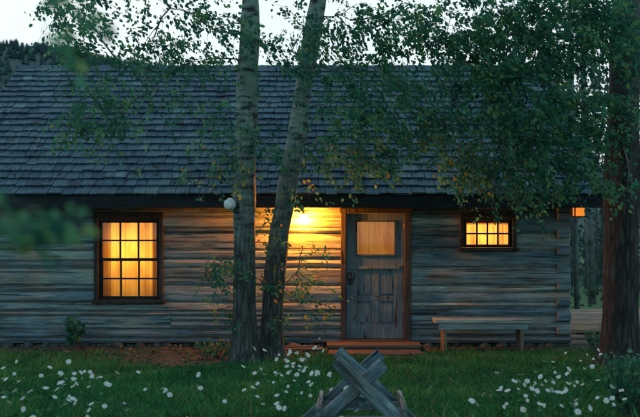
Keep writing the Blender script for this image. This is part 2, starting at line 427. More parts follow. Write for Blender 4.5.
def window(name,x0,x1,z0,z1,cols,rows,double):
    fr=Acc(); sa=Acc(); gl=Acc()
    c=0.065
    fr.box(x0-0.03,x1+0.03,-0.05,0.03,z1-0.01,z1+0.07,0.1,0.006)
    fr.box(x0-0.02,x0+c-0.02,-0.045,0.10,z0+0.042,z1-0.011,0.2,0.006)
    fr.box(x1-c+0.02,x1+0.02,-0.045,0.10,z0+0.042,z1-0.011,0.3,0.006)
    fr.box(x0-0.05,x1+0.05,-0.09,0.10,z0-0.015,z0+0.04,0.3,0.008)
    fr.box(x0+c-0.019,x1-c+0.019,-0.02,0.10,z1-0.05,z1-0.012,0.2,0.004)
    a,b=x0+c-0.018,x1-c+0.018; za,zb=z0+0.042,z1-0.052
    parts=[(za,(za+zb)/2+0.018,0.055),((za+zb)/2-0.018,zb,0.02)] if double else [(za,zb,0.03)]
    for (p,q,y) in parts:
        s=0.045
        sa.box(a,a+s,y,y+0.035,p,q,0.3,0.004); sa.box(b-s,b,y,y+0.035,p,q,0.3,0.004)
        sa.box(a+s,b-s,y,y+0.035,p,p+s,0.3,0.004); sa.box(a+s,b-s,y,y+0.035,q-s*0.8,q,0.3,0.004)
        for i in range(1,cols):
            x=a+s+(b-a-2*s)*i/cols; sa.box(x-0.012,x+0.012,y+0.004,y+0.03,p+s,q-s*0.8,0.3)
        for i in range(1,rows):
            z=p+s+(q-p-1.8*s)*i/rows; sa.box(a+s,b-s,y+0.006,y+0.028,z-0.012,z+0.012,0.3)
        gl.add([(a+s,y+0.016,p+s),(b-s,y+0.016,p+s),(b-s,y+0.016,q-s*.8),(a+s,y+0.016,q-s*.8)],[(0,1,2,3)])
    w=empty(name); w.parent=cabin
    fr.obj('frame',M_trimv,w); sa.obj('sash',M_trim,w); gl.obj('glass',M_glass,w)
window('sash_window',-3.45,-2.43,0.69,2.0,3,2,True)
window('small_window',2.17,3.0,1.49,2.0,4,2,False)
dr=empty('door'); dr.parent=cabin
fr=Acc()
fr.box(0.32,0.40,-0.04,0.14,0.12,2.06,0.4,0.006); fr.box(1.30,1.40,-0.04,0.14,0.12,2.06,0.5,0.006)
fr.box(0.30,1.42,-0.045,0.14,2.06,2.135,0.3,0.006); fr.box(0.32,1.38,-0.08,0.16,0.06,0.118,0.4,0.01)
fr.obj('door_frame',M_trimv,dr)
d=Acc(); y0,y1=0.03,0.08; A,B=0.403,1.297; Z0,Z1=0.125,2.055
W0,W1,V0,V1=0.57,1.15,1.42,1.93
d.box(A,W0,y0,y1,Z0,Z1,0.5,0.005); d.box(W1,B,y0,y1,Z0,Z1,0.45,0.005)
d.box(W0,W1,y0+.002,y1,V1,Z1,0.55,0.005); d.box(W0,W1,y0+.002,y1,1.18,V0,0.4,0.005)
d.box(W0,W1,y0+.002,y1,Z0,0.34,0.5,0.005); d.box(W0,W1,y0+.004,y1,0.70,0.78,0.45,0.005)
xm=(W0+W1)/2
d.box(xm-0.05,xm+0.05,y0+.003,y1,0.34,0.70,0.5,0.005); d.box(xm-0.05,xm+0.05,y0+.003,y1,0.78,1.18,0.5,0.005)
for (a,b) in((W0,xm-0.05),(xm+0.05,W1)):
    for (p,q) in((0.34,0.70),(0.78,1.18)):
        d.box(a,b,y0+0.018,y1-0.01,p,q,0.4)
        d.box(a+0.035,b-0.035,y0+0.010,y0+0.018,p+0.035,q-0.035,0.45,0.008)
d.box(A+0.005,B-0.005,y0-0.018,y0-0.001,1.20,1.245,0.6,0.004)
for (a,b,p,q) in((W0-0.02,W1+0.02,V0-0.025,V0+0.004),(W0-0.02,W1+0.02,V1-0.004,V1+0.02),(W0-0.02,W0+0.004,V0+.004,V1-.004),(W1-0.004,W1+0.02,V0+.004,V1-.004)):
    d.box(a,b,y0-0.014,y0+0.01,p,q,0.0,0.003)
d.obj('door_leaf',M_door,dr)
g=Acc(); g.add([(W0,0.05,V0),(W1,0.05,V0),(W1,0.05,V1),(W0,0.05,V1)],[(0,1,2,3)]); g.obj('door_glass',M_glass,dr)
hw=Acc(); hw.box(A+0.03,A+0.085,y0-0.012,y0-0.001,0.95,1.15,0.4,0.003)
tube(hw,[(A+0.057,y0-0.01,1.07),(A+0.057,y0-0.05,1.07)],[0.01,0.01],8); tube(hw,[(A+0.057,y0-0.05,1.07),(A+0.057,y0-0.06,1.07),(A+0.057,y0-0.085,1.07),(A+0.057,y0-0.092,1.07)],[0.012,0.028,0.028,0.012],12)
for z in(0.4,1.1,1.85): hw.box(B-0.01,B+0.015,y0-0.012,y0-0.001,z-0.05,z+0.05,0.4,0.002)
hw.obj('knob_and_hinges',M_metal,dr)
def curtain(name,x0,x1,z0,z1,y,par,mat=None):
    c=Acc();n=max(20,int((x1-x0)*90));vs=[];fs=[]
    for i in range(n+1):
        x=x0+(x1-x0)*i/n
        for z in(z0,z1): vs.append((x,y+0.010*math.sin(x*50)+0.006*math.sin(x*131+1)+0.004*math.sin(x*23),z))
    for i in range(n): fs.append((i*2,i*2+2,i*2+3,i*2+1))
    c.add(vs,fs); return c.obj(name,mat or M_cloth,par,True)
curtain('door_curtain',W0-0.02,W1+0.02,V0-0.03,V1+0.03,0.11,dr,M_cloth2)
inn=empty('interior_rooms'); inn.parent=cabin
def room(x0,x1,yb,nm):
    a=Acc(); t=0.03
    z=0.1
    while z<2.4:
        a.box(x0,x1,yb,yb+t,z+0.003,z+0.197); a.box(x0-t,x0,0.2,yb,z+0.003,z+0.197); a.box(x1,x1+t,0.2,yb,z+0.003,z+0.197); z+=0.2
    a.box(x0-t,x1+t,0.172,yb,0.06,0.1,0.4); a.box(x0-t,x1+t,0.172,yb,2.5,2.53,0.4)
    a.obj(nm,M_interior,inn)
room(-4.6,-1.0,2.4,'room_walls'); room(-0.4,1.5,2.6,'entry_walls'); room(1.65,3.6,1.6,'side_room_walls')
curtain('glow_curtain',-3.40,-2.48,0.72,1.98,0.15,inn)  # translucent curtain added to spread the room light into an even glow
curtain('curtain_drape',-3.40,-3.24,0.72,1.98,0.19,inn,M_cloth2); curtain('curtain_drape_2',-2.64,-2.48,0.72,1.98,0.19,inn,M_cloth2)
curtain('curtain_valance',2.2,2.97,1.88,1.97,0.17,inn,M_cloth2); curtain('small_glow_curtain',2.2,2.97,1.5,1.98,0.14,inn)  # small full-height curtain added to diffuse the side room light
def plight(name,loc,col,p,r=0.08,parent=None):
    l=bpy.data.lights.new(name,'POINT'); l.energy=p; l.color=col; l.shadow_soft_size=r
    o=bpy.data.objects.new(name,l); sc.collection.objects.link(o); o.location=loc
    if parent:o.parent=parent
    return o
WARM=(1.0,0.5,0.10)
plight('room_light',(-2.95,0.62,1.5),WARM,38,0.1,inn)
plight('entry_light',(0.85,1.1,1.75),WARM,28,0.1,inn)
plight('side_room_light',(2.55,0.6,1.75),WARM,40,0.08,inn)

wl=empty('porch_wall_lamp')
a=Acc(); LX=-0.25; LZ=2.0; LY=-0.18
tube(a,[(LX,-0.01,LZ+0.02),(LX,-0.035,LZ+0.02)],[0.045,0.04],16); tube(a,[(LX,-0.03,LZ+0.03),(LX,LY+.06,LZ+0.055),(LX,LY,LZ+0.055)],[0.009]*3,8)
tube(a,[(LX,LY,LZ+0.062),(LX,LY,LZ+0.05),(LX,LY,LZ+0.035)],[0.015,0.03,0.036],16); a.obj('bracket',M_white,wl,True)
a=Acc(); tube(a,[(LX,LY,LZ+0.034),(LX,LY,LZ+0.0),(LX,LY,LZ-0.05),(LX,LY,LZ-0.085),(LX,LY,LZ-0.1)],[0.035,0.05,0.05,0.035,0.008],16)
a.obj('glass_globe',emis('lamp_globe_glow',(1.0,0.27,0.02),1600),wl,True)
ln=empty('eave_lantern'); a=Acc(); cx,cy,cz=3.98,0.0,2.11
hs=0.085
for sx in(-1,1):
    for sy in(-1,1): a.box(cx+sx*hs-0.008,cx+sx*hs+0.008,cy+sy*hs-0.008,cy+sy*hs+0.008,cz-0.1,cz+0.1,0.4)
a.box(cx-0.1,cx+0.1,cy-0.1,cy+0.1,cz+0.1,cz+0.12,0.4,0.004); a.box(cx-0.1,cx+0.1,cy-0.1,cy+0.1,cz-0.115,cz-0.1,0.4,0.004)
a.box(XR-0.02,cx-0.101,cy-0.015,cy+0.015,cz+0.1,cz+0.125,0.4); tube(a,[(cx,cy,cz+0.12),(cx,cy,cz+0.2)],[0.07,0.01],4)
a.obj('cage',M_metal,ln)
a=Acc(); a.box(cx-0.07,cx+0.07,cy-0.07,cy+0.07,cz-0.097,cz+0.097,0.4,0.01); a.obj('amber_glass',emis('amber_glow',(1.0,0.27,0.03),0.9),ln)

st=empty('doorstep'); a=Acc()
a.box(0.1,1.5,-0.52,-0.10,0.05,0.10,0.6,0.008); a.box(0.15,1.45,-0.50,-0.12,0.0,0.05,0.2)
a.box(0.12,1.47,-0.95,-0.55,0.0,0.035,0.7,0.008)
a.obj('planks',M_step,st)
a=Acc()
rough_beam(a,(-1.3,-0.62,0.03),(0.05,-0.5,0.03),0.05,0.14,0.8); rough_beam(a,(-0.9,-0.35,0.03),(0.0,-0.3,0.04),0.05,0.12,0.3)
a.obj('wooden_plank',M_step)

be=empty('wooden_bench'); a=Acc()
bx0,bx1=1.68,3.11
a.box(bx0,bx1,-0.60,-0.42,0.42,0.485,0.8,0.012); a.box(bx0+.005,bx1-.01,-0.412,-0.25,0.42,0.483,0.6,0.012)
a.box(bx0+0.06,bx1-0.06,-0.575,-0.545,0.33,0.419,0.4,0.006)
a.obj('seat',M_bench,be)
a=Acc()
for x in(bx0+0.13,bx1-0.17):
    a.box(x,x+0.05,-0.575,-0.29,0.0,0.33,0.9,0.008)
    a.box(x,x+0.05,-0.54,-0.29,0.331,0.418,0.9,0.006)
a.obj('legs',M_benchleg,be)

dk=empty('wooden_deck'); a=Acc()
for i in range(16):
    y=0.5+i*0.15; a.box(3.95,7.5,y,y+0.143,0.30,0.335,rng.uniform(0.3,1),0.004)
a.box(3.95,7.5,0.46,0.495,0.17,0.33,0.9,0.004); 
for x in(4.0,5.2,6.4,7.4): a.box(x,x+0.1,0.5,0.6,0.0,0.299,0.3)
a.box(3.95,7.5,0.3,0.455,0.0,0.14,0.6,0.006)
a.obj('boards',M_deck,dk)

def rock(acc,c,r,seed,flat=0.6):
    vs=[];fs=[];n=8;m=5
    for i in range(m+1):
        th=math.pi*i/m
        for j in range(n):
            ph=2*math.pi*j/n
            v=Vector((math.sin(th)*math.cos(ph),math.sin(th)*math.sin(ph),math.cos(th)*flat))
            k=1+0.35*noise.noise(v*1.3+Vector((seed,0,0)))
            vs.append(Vector(c)+v*r*k)
    for i in range(m):
        for j in range(n):
            k=(j+1)%n; fs.append((i*n+j,(i+1)*n+j,(i+1)*n+k,i*n+k))
    acc.add(vs,fs,rng.random())
a=Acc(); x=XL
while x<XR:
    r=rng.uniform(0.05,0.12)
    if not(0.1<x<1.5): rock(a,(x,rng.uniform(0.02,0.14),0.01),r,x*7)
    x+=r*1.5
a.obj('foundation_stones',M_stone,cabin,True)

# ------------------------------------------------------------ sawhorse
sw=empty('sawhorse'); a=Acc()
C=P(361,386,6.0)
for dy,rv_ in((0.0,0.85),(0.55,0.5)):
    cx,cy,cz=C.x+(0.02 if dy else 0),C.y+dy,C.z
    up=0.19
    rough_beam(a,(cx-up*1.0,cy,cz+up),(cx+cz*1.1,cy,0.0),0.105,0.055,rv_)
    rough_beam(a,(cx+up*0.95,cy+0.06,cz+up*0.85),(cx-cz*1.1,cy+0.06,0.0),0.105,0.055,rv_-0.25)
    zb=0.24; rough_beam(a,(cx-0.36,cy-0.045,zb),(cx+0.36,cy-0.045,zb),0.08,0.03,0.85)
rough_beam(a,(C.x,C.y+0.09,C.z-0.14),(C.x+0.02,C.y+0.52,C.z-0.14),0.08,0.08,0.5,up=Vector((0,0,1)))
for s in(-1,1): rough_beam(a,(C.x+s*0.33,C.y-0.08,0.305),(C.x+s*0.33+0.03,C.y+0.66,0.305),0.04,0.085,0.7,up=Vector((0,0,1)))
a.obj('timbers',M_saw,sw)

# ------------------------------------------------------------ trees
class Leaves:
    def __init__(s): s.p=[];s.d=[];s.sz=[];s.r=[]
    def add(s,p,d,sz,r): s.p.append(tuple(p));s.d.append(tuple(d));s.sz.append(sz);s.r.append(r)
    def obj(s,name,mat,parent):
        p=np.array(s.p);d=np.array(s.d);sz=np.array(s.sz)[:,None];n=len(p)
        d/=np.linalg.norm(d,axis=1)[:,None]+1e-9
        q=nr.normal(size=(n,3)); u=np.cross(d,q); u/=np.linalg.norm(u,axis=1)[:,None]+1e-9
        w=np.cross(d,u)
        V=np.stack([p,p+sz*(0.3*d+0.36*u+0.05*w),p+sz*(0.68*d+0.29*u+0.07*w),p+sz*(1.12*d),p+sz*(0.68*d-0.29*u+0.07*w),p+sz*(0.3*d-0.36*u+0.05*w)],axis=1).reshape(-1,3)
        return npobj(name,V,6,np.repeat(np.array(s.r),6),mat,parent)
def rv():
    while True:
        v=Vector((rng.uniform(-1,1),rng.uniform(-1,1),rng.uniform(-1,1)))
        if 0.05<v.length<1: return v
WIND=Vector((0.9,0.1,-0.25))
def cluster(lv,wd,c,r,nt,lp,size=0.050,warm=0.0,droop=0.5,ts=1.0):
    for _ in range(nt):
        o=rv(); s=Vector((c.x+o.x*r[0]*0.8,c.y+o.y*r[1]*0.8,c.z+o.z*r[2]*0.8))
        d=(o+rv()*0.7+WIND*0.5); d.z=d.z*0.6-0.1; d.normalize()
        L=rng.uniform(0.18,0.5)*ts; k=4; pts=[]
        base=rng.gauss(0.48,0.24)
        for i in range(k+1):
            t=i/k; pts.append(s+d*L*t+Vector((0,0,-droop*L*t*t*0.7)))
        tube(wd,pts,[0.0035*ts*(1-0.7*i/k) for i in range(k+1)],3,0.5,0,False)
        for _ in range(int(lp*rng.uniform(0.8,2.0))):
            t=rng.random()**0.8*k; i=min(int(t),k-1); q=pts[i].lerp(pts[i+1],t-i)+rv()*0.07*ts
            ld=rv()+Vector((0,0,-0.6))+d*0.4+WIND*0.4
            rr=min(0.84,max(0,base+rng.gauss(0,0.18)))
            if rng.random()<warm: rr=rng.uniform(0.85,0.99)  # yellow to orange leaf colour; near the porch lamp it paints in lamplight
            lv.add(q,ld,size*rng.uniform(0.55,1.3),rr)
def limb(wd,a,b,r0,r1,sag=0.15,n=8,jit=0.08):
    pts=[];rad=[]
    m=(b-a).length
    ph=rng.random()*10
    for i in range(n+1):
        t=i/n; p=a.lerp(b,t); p.z+=math.sin(t*math.pi)*sag*m
        p+=Vector((noise.noise(Vector((t*3,ph,0))),noise.noise(Vector((t*3,ph,7))),noise.noise(Vector((t*3,ph,14)))))*jit*m*math.sin(t*math.pi)
        pts.append(p);rad.append(r0+(r1-r0)*t)
    tube(wd,pts,rad,5,0.5,0,False); return pts
def make_tree(name,trunk,bark,clusters,extra=None):
    e=empty(name); tw=Acc(); wd=Acc(); lv=Leaves()
    pts=[];rad=[]
    for i in range(len(trunk)-1):
        (a,ra),(b,rb)=trunk[i],trunk[i+1]
        for k in range(8):
            t=k/8; pts.append(a.lerp(b,t)); rad.append(ra+(rb-ra)*t)
    pts.append(trunk[-1][0]); rad.append(trunk[-1][1])
    for _ in range(6):
        pts=[pts[0]]+[(pts[i-1]+pts[i]*2+pts[i+1])/4 for i in range(1,len(pts)-1)]+[pts[-1]]
    for i,p in enumerate(pts):
        if p.z<0.45: rad[i]*=1+0.45*((0.45-p.z)/0.45)**2
    tube(tw,pts,rad,20,0.5,0.18)
    tw.obj('trunk',bark,e,True)
    nodes=[]
    for cl in sorted(clusters,key=lambda c:(c[0]-min(pts,key=lambda p:(p-c[0]).length)).length):
        c,r,nt,lp=cl[:4]; kw=dict(cl[4]) if len(cl)>4 else {}
        hh=kw.pop('h',None)
        dx=min(((p-c).length for p in pts))
        tz=hh if hh is not None else max(1.6,c.z+0.05+0.12*dx)
        q=min(pts,key=lambda p:abs(p.z-tz))
        best=None
        for nd in nodes:
            dd=(nd-c).length
            if dd<(q-c).length*0.62 and (nd-q).length<(c-q).length and (best is None or dd<(best-c).length): best=nd
        if best is not None: q=best
        ln=(c-q).length
        L=limb(wd,q,c,0.006+0.009*min(ln,1.6),0.004,0.07 if hh is None else 0.02)
        nodes+=L[3:]
        for _ in range(3):
            i=rng.randint(4,7); limb(wd,L[i],c+Vector((rv().x*r[0],rv().y*r[1],rv().z*r[2]))*0.9 if False else c+Vector((rv().x*r[0],rv().y*r[1],rv().z*r[2])),0.006,0.002,0.05,5)
        cluster(lv,wd,c,r,nt,lp,**kw)
    wd.obj('branches',M_twig,e)
    lv.obj('foliage',M_leaf,e)
    return e
def K(px,py,d,rx,ry,nt,lp=14,rd=0.45,**kw):
    c=P(px,py,d); s=d/F
    return (c,(rx*s,rd,ry*s),nt,lp,kw)
T1=[(P(245,368,10.5),0.17),(P(244,300,10.5),0.155),(P(244,200,10.5),0.15),(P(247,100,10.5),0.14),(P(250,0,10.5),0.115),(P(255,-150,10.5),0.08),(P(250,-280,10.5),0.03)]
c1=[K(75,8,9.6,32,18,34,14),K(66,40,9.4,22,22,30,14),K(72,62,9.4,16,12,10,12),K(92,98,9.3,22,16,24,13),K(75,128,9.3,16,20,24,13),K(105,132,9.5,20,12,14,12),
    K(150,45,10.2,35,14,36,13),K(190,62,10.2,32,12,26,12),K(150,92,10,35,14,18,11),K(120,66,9.8,25,10,16,12),K(215,30,10,28,20,28,13),K(170,8,10,35,12,26,13),
    K(210,118,10.3,22,18,20,11),K(222,155,10.2,18,18,16,11,warm=.08),K(205,178,10.5,20,12,9,11,warm=.1,h=2.4),K(214,262,10.2,22,18,16,11,warm=.12,h=1.2),
    K(205,275,10.2,14,10,8,10,h=1.2),K(265,140,10.1,18,25,16,12,h=2.8),K(268,50,10,20,25,22,13),K(215,310,10.2,14,14,6,9,h=0.8),
    K(225,-60,10.2,110,45,60,16,1.2),K(120,-50,10,70,40,40,14,1.0)]
make_tree('cottonwood_tree',T1,M_bark,c1)
T2=[(P(270,362,10.85),0.17),(P(272,300,10.85),0.15),(P(280,230,10.8),0.135),(P(294,150,10.7),0.125),(P(305,80,10.7),0.12),(P(318,0,10.7),0.11),(P(345,-150,10.7),0.07),(P(355,-260,10.7),0.03)]
c2=[K(300,30,10.2,26,26,32,13),K(330,70,10.2,28,28,40,13),K(345,115,10.2,32,24,42,13),K(325,150,10.3,28,18,30,13,warm=.06),K(360,160,10.1,28,16,30,13,warm=.08),K(375,135,10.1,24,16,26,13,warm=.04),
    K(385,75,10.1,32,32,48,14),K(405,115,10,28,26,38,14,warm=.05),K(432,130,9.9,22,20,24,12,warm=.2),K(448,155,9.9,18,16,18,11,warm=.28),K(350,20,10,38,20,48,13),K(400,25,9.9,42,24,62,14),
    K(290,190,10.3,16,18,8,9,warm=.15,h=1.6),K(303,245,10.4,12,10,2,8,warm=.2,h=1.2),K(298,270,10.4,20,16,9,9,warm=.2,h=0.8),K(300,305,10.4,20,18,11,9,warm=.15,h=0.4),  # suckers by the porch lamp: warm share puts its light into leaf colour
    K(262,225,10.4,10,20,8,9,warm=.2,h=1.4),K(262,280,10.5,12,22,10,9,warm=.15,h=0.6),K(322,285,10.5,12,20,4,8,warm=.1,h=0.5),K(262,330,10.5,16,14,8,9,warm=.1,h=0.3),
    K(350,-60,10.2,110,45,70,16,1.2)]
make_tree('cottonwood_tree',T2,M_bark,c2)
T3=[(P(618,374,10.0),0.245),(P(620,320,10.0),0.225),(P(621,250,10.0),0.215),(P(622,150,10.0),0.20),(P(626,0,10.0),0.175),(P(635,-180,10),0.1),(P(640,-300,10),0.04)]
c3=[K(470,60,9.6,35,30,72,15,.7),K(520,45,9.5,40,35,100,15,.7),K(575,40,9.4,35,35,88,15,.7),K(620,40,9.2,30,40,44,15),
    K(480,105,9.6,38,28,72,15,.6),K(535,100,9.5,40,28,92,15,.7),K(585,105,9.4,30,28,60,15,.6),K(460,168,9.8,25,20,34,13,warm=.08),K(500,150,9.7,32,25,66,14,.6,warm=.03),
    K(545,150,9.5,35,24,66,14),K(490,186,9.8,30,12,22,13),K(525,182,9.7,25,14,24,13),K(580,150,9.5,20,25,32,13),K(565,176,9.6,20,14,16,12),
    K(440,30,9.7,30,25,58,15,.6),K(500,10,9.5,45,20,84,16,.7),K(570,5,9.4,45,16,76,16,.7),K(625,110,9.2,16,30,12,11),K(440,90,9.8,24,24,30,13),
    K(632,200,9.3,12,20,5,8,h=3.0),K(540,-60,9.5,120,45,120,16,1.3),K(600,180,9.3,14,20,10,10)]
make_tree('cottonwood_tree',T3,M_bark2,c3)

# near overhanging branch on the left
e=empty('overhanging_branch'); wd=Acc(); lv=Leaves()
D=1.6
for (px,py,n) in((10,220,9),(34,228,7),(-8,230,9),(-20,215,7),(26,216,6),(50,222,3),(62,8,3),(60,30,3),(84,20,3),(44,50,2)):
    c=P(px,py,D+rng.uniform(-.15,.25)); a0=P(-260,150,D) if py>100 else P(60,-160,D)
    limb(wd,a0,c,0.002,0.001,0.06); cluster(lv,wd,c,(0.05,0.08,0.016),n,4,size=0.026,droop=0.2,ts=0.2)
wd.obj('twigs',M_twig,e); lv.obj('foliage',M_leaf,e)

def shrub(name,base,h,w,n,lp,size,warm=0.0):
    e=empty(name); wd=Acc(); lv=Leaves()
    for i in range(n):
        o=rv(); tip=base+Vector((o.x*w,o.y*w*0.8,h*rng.uniform(0.5,1.05)))
        L=limb(wd,base+Vector((o.x*w*0.3,o.y*w*0.3,0)),tip,0.006,0.002,0.05,6)
        for _ in range(lp):
            t=rng.uniform(0.25,1)*6; k=min(int(t),5); q=L[k].lerp(L[k+1],t-k)+rv()*0.02
            lv.add(q,rv()+Vector((0,0,0.3)),size*rng.uniform(0.6,1.2),rng.uniform(0.2,0.84) if rng.random()>warm else 0.93)
    wd.obj('stems',M_twig,e); lv.obj('foliage',M_leaf,e)
shrub('leafy_shrub',Vector((-3.68,-0.35,0)),0.5,0.22,16,16,0.075)
b=P(630,417,7.0); shrub('leafy_shrub',Vector((b.x,b.y,0)),0.62,0.42,44,24,0.05)
shrub('leafy_shrub',Vector((-1.45,-1.3,0)),0.3,0.4,20,14,0.05,0.1)
shrub('leafy_shrub',Vector((4.1,-0.6,0)),0.35,0.4,20,14,0.05,0.0)

yl=empty('yard_lamp'); a=Acc(); c=P(230,205,10.22)
tube(a,[c+Vector((0.04,0.05,0.0)),c+Vector((0.0,0.0,0.01)),c+Vector((-0.015,-0.03,0))],[0.05,0.085,0.075],20)
tube(a,[c+Vector((-0.012,-0.025,0)),c+Vector((-0.02,-0.055,0)),c+Vector((-0.022,-0.07,0))],[0.07,0.055,0.02],20)
a.obj('reflector_bulb',M_white,yl,True)
a=Acc(); tube(a,[c+Vector((0.03,0.03,0)),c+Vector((0.10,0.16,-0.03))],[0.03,0.03],10); a.box(c.x+0.03,c.x+0.1,c.y+0.08,c.y+0.2,c.z-0.1,c.z+0.04,0.4,0.006); a.obj('socket',M_metal,yl)

# ------------------------------------------------------------ ground
def bare(x,y):
    v=noise.noise(Vector((x*0.9,y*1.6,3)))*0.6+noise.noise(Vector((x*3,y*4,8)))*0.4
    wl_=1.25 if x<0 else 0.75
    s=max(0,1-abs(y+0.25)/wl_)*1.5
    s+=max(0,1-math.hypot((x+1.7)/1.9,(y+1.35)/0.9))*1.7
    s+=max(0,1-math.hypot((x-3.8)/0.9,(y+1.9)/0.5))*1.2
    s+=max(0,1-math.hypot((x-0.85)/1.0,(y+1.0)/0.8))*0.9
    return max(0,min(1,s+v*0.8-0.25))
def gz(x,y): 
    f=min(1,max(0,(-y-0.6)/1.0)); return 0.035*f*noise.noise(Vector((x*0.8,y*0.8,0)))
me_v=[];me_f=[];col=[]
xs=sorted(set([-900,-400,-150,-60,-25,-14]+[round(-9+0.15*i,3) for i in range(121)]+[14,25,60,150,400,900]))
ys=sorted(set([-900,-400,-150,-60,-25,-14]+[round(-9+0.15*i,3) for i in range(67)]+[3,6,10,18,30,60,100,150,220,300,450,900]))
for y in ys:
    for x in xs:
        near=-9<=x<=9 and -9<=y<=1
        me_v.append((x,y,gz(x,y) if near else 0)); col.append(bare(x,y) if near else 0)
nx=len(xs)
for j in range(len(ys)-1):
    for i in range(nx-1): me_f.append((j*nx+i,j*nx+i+1,(j+1)*nx+i+1,(j+1)*nx+i))
me=bpy.data.meshes.new('ground'); me.from_pydata(me_v,[],me_f); me.update()
at=me.attributes.new('bare','FLOAT','POINT'); at.data.foreach_set('value',np.array(col,dtype=np.float32))
me.polygons.foreach_set('use_smooth',[True]*len(me.polygons))
m,nt,b,out=newmat('lawn_ground'); L=nt.links
mp=coords(nt,(5,5,5),False); n1=N(nt,'ShaderNodeTexNoise'); n1.inputs['Scale'].default_value=1; n1.inputs['Detail'].default_value=10; n1.inputs['Roughness'].default_value=0.7; L.new(mp.outputs[0],n1.inputs['Vector'])
rg=ramp(nt,[(0.3,(0.03,0.08,0.03)),(0.7,(0.065,0.15,0.055))]); rb=ramp(nt,[(0.3,(0.025,0.022,0.02)),(0.5,(0.065,0.052,0.043)),(0.75,(0.14,0.11,0.09))])
L.new(n1.outputs['Fac'],rg.inputs[0]); L.new(n1.outputs['Fac'],rb.inputs[0])
at=N(nt,'ShaderNodeAttribute'); at.attribute_name='bare'
mx=N(nt,'ShaderNodeMixRGB'); L.new(at.outputs['Fac'],mx.inputs[0]); L.new(rg.outputs[0],mx.inputs[1]); L.new(rb.outputs[0],mx.inputs[2])
L.new(mx.outputs[0],b.inputs['Base Color']); b.inputs['Roughness'].default_value=0.95
bp=N(nt,'ShaderNodeBump'); bp.inputs['Strength'].default_value=0.8; bp.inputs['Distance'].default_value=0.04; L.new(n1.outputs['Fac'],bp.inputs['Height']); L.new(bp.outputs[0],b.inputs['Normal'])
me.materials.append(m); o=bpy.data.objects.new('ground',me); sc.collection.objects.link(o)

n=180000
x=nr.uniform(-7.5,7.5,n); y=-7.2+nr.power(1.15,n)*7.15
bv=np.array([bare(a_,b_) for a_,b_ in zip(x,y)]); clump=np.array([noise.noise(Vector((a_*2.2,b_*2.2,40)))+0.6*noise.noise(Vector((a_*0.7,b_*0.9,60))) for a_,b_ in zip(x,y)])
keep=nr.uniform(size=n)>bv*0.93
ins=(x>0.1)&(x<1.5)&(y>-0.95)
keep&=~ins
x,y,bv,clump=x[keep],y[keep],bv[keep],clump[keep]; n=len(x)
z=np.array([gz(a_,b_) for a_,b_ in zip(x,y)])
h=nr.uniform(0.035,0.08,n)*(1+0.6*clump)*(1-0.4*bv)
tall=nr.uniform(size=n)<0.03; h[tall]*=2.0
front=np.clip((-y-4.3)/2,0,1); h*=1+0.8*front
ang=nr.uniform(0,2*np.pi,n); lean=nr.uniform(0.1,1.1,n); la=nr.uniform(0,2*np.pi,n)
w=nr.uniform(0.003,0.0065,n)*1.4
p=np.stack([x,y,z-0.005],1); u=np.stack([np.cos(ang)*w,np.sin(ang)*w,0*w],1)
dv=np.stack([np.cos(la)*lean*h,np.sin(la)*lean*h,h],1); mid=p+dv*0.5; mid[:,2]+=h*0.1; mid[:,:2]-=dv[:,:2]*0.15
V=np.stack([p-u,p+u,mid+u*0.8,p+dv,mid-u*0.8],1).reshape(-1,3)
rr=np.clip(0.47+0.6*clump+nr.normal(0,0.18,n),0,0.9); dry=nr.uniform(size=n)<0.04+0.2*bv; rr[dry]=1.0
npobj('grass',V,5,np.repeat(rr,5),M_grass)

lv=Leaves()
for _ in range(2200):
    px=rng.uniform(-6,4.5); py=rng.uniform(-2.4,-0.1)
    if rng.random()<bare(px,py)+0.1:
        v=rv(); v.z*=0.25; lv.add((px,py,gz(px,py)+0.015),v,rng.uniform(0.03,0.06),rng.uniform(0,1))
lv.obj('fallen_leaves',leafmat('dry_leaf',[(0,(0.06,0.045,0.03)),(0.5,(0.15,0.1,0.06)),(0.85,(0.24,0.19,0.08)),(1,(0.12,0.16,0.05))],0),None)

da=empty('daisy_flowers'); pet=[];pr=[];cen=Acc();stem=Acc();lv=Leaves()
def daisy(x,y,h,r):
    base=Vector((x,y,0)); o=rv(); top=base+Vector((o.x*0.08,o.y*0.08,h))
    mid=base.lerp(top,0.5)+Vector((o.y*0.03,o.x*0.03,0))
    tube(stem,[base,mid,top],[0.0028,0.0024,0.002],3,0.3,0,False)
    nrm=Vector((rng.uniform(-0.7,0.7),rng.uniform(-0.9,0.3),rng.uniform(0.35,1))).normalized()
    u=nrm.orthogonal().normalized(); w=nrm.cross(u); k=12
    for i in range(k):
        a_=2*math.pi*(i+rng.uniform(-.2,.2))/k; d=u*math.cos(a_)+w*math.sin(a_); s=nrm.cross(d)
        L=r*rng.uniform(0.85,1.1); dz=nrm*(-0.15*L*rng.random())
        pet.extend([top+d*r*0.2-s*r*0.07,top+d*r*0.2+s*r*0.07,top+d*L*0.75+s*r*0.18+dz*.6,top+d*L+dz,top+d*L*0.75-s*r*0.18+dz*.6]); pr.append(rng.random())
    vs=[top+nrm*0.12*r]+[top+(u*math.cos(j)+w*math.sin(j))*r*0.25+nrm*0.03*r for j in [i*math.pi/4 for i in range(8)]]
    cen.add(vs,[(0,1+j,1+(j+1)%8) for j in range(8)],rng.random())
    for _ in range(4):
        t=rng.uniform(0.1,0.7); lv.add(base.lerp(top,t),rv()+Vector((0,0,0.5)),rng.uniform(0.02,0.045),rng.uniform(0.2,0.8))
def patch(px0,px1,d0,d1,n,h0,h1):
    for _ in range(n):
        d=rng.uniform(d0,d1); x=(rng.gauss((px0+px1)/2,(px1-px0)/3.4)-320)/F*d
        daisy(x,d-12,rng.uniform(h0,h1),rng.uniform(0.016,0.031))
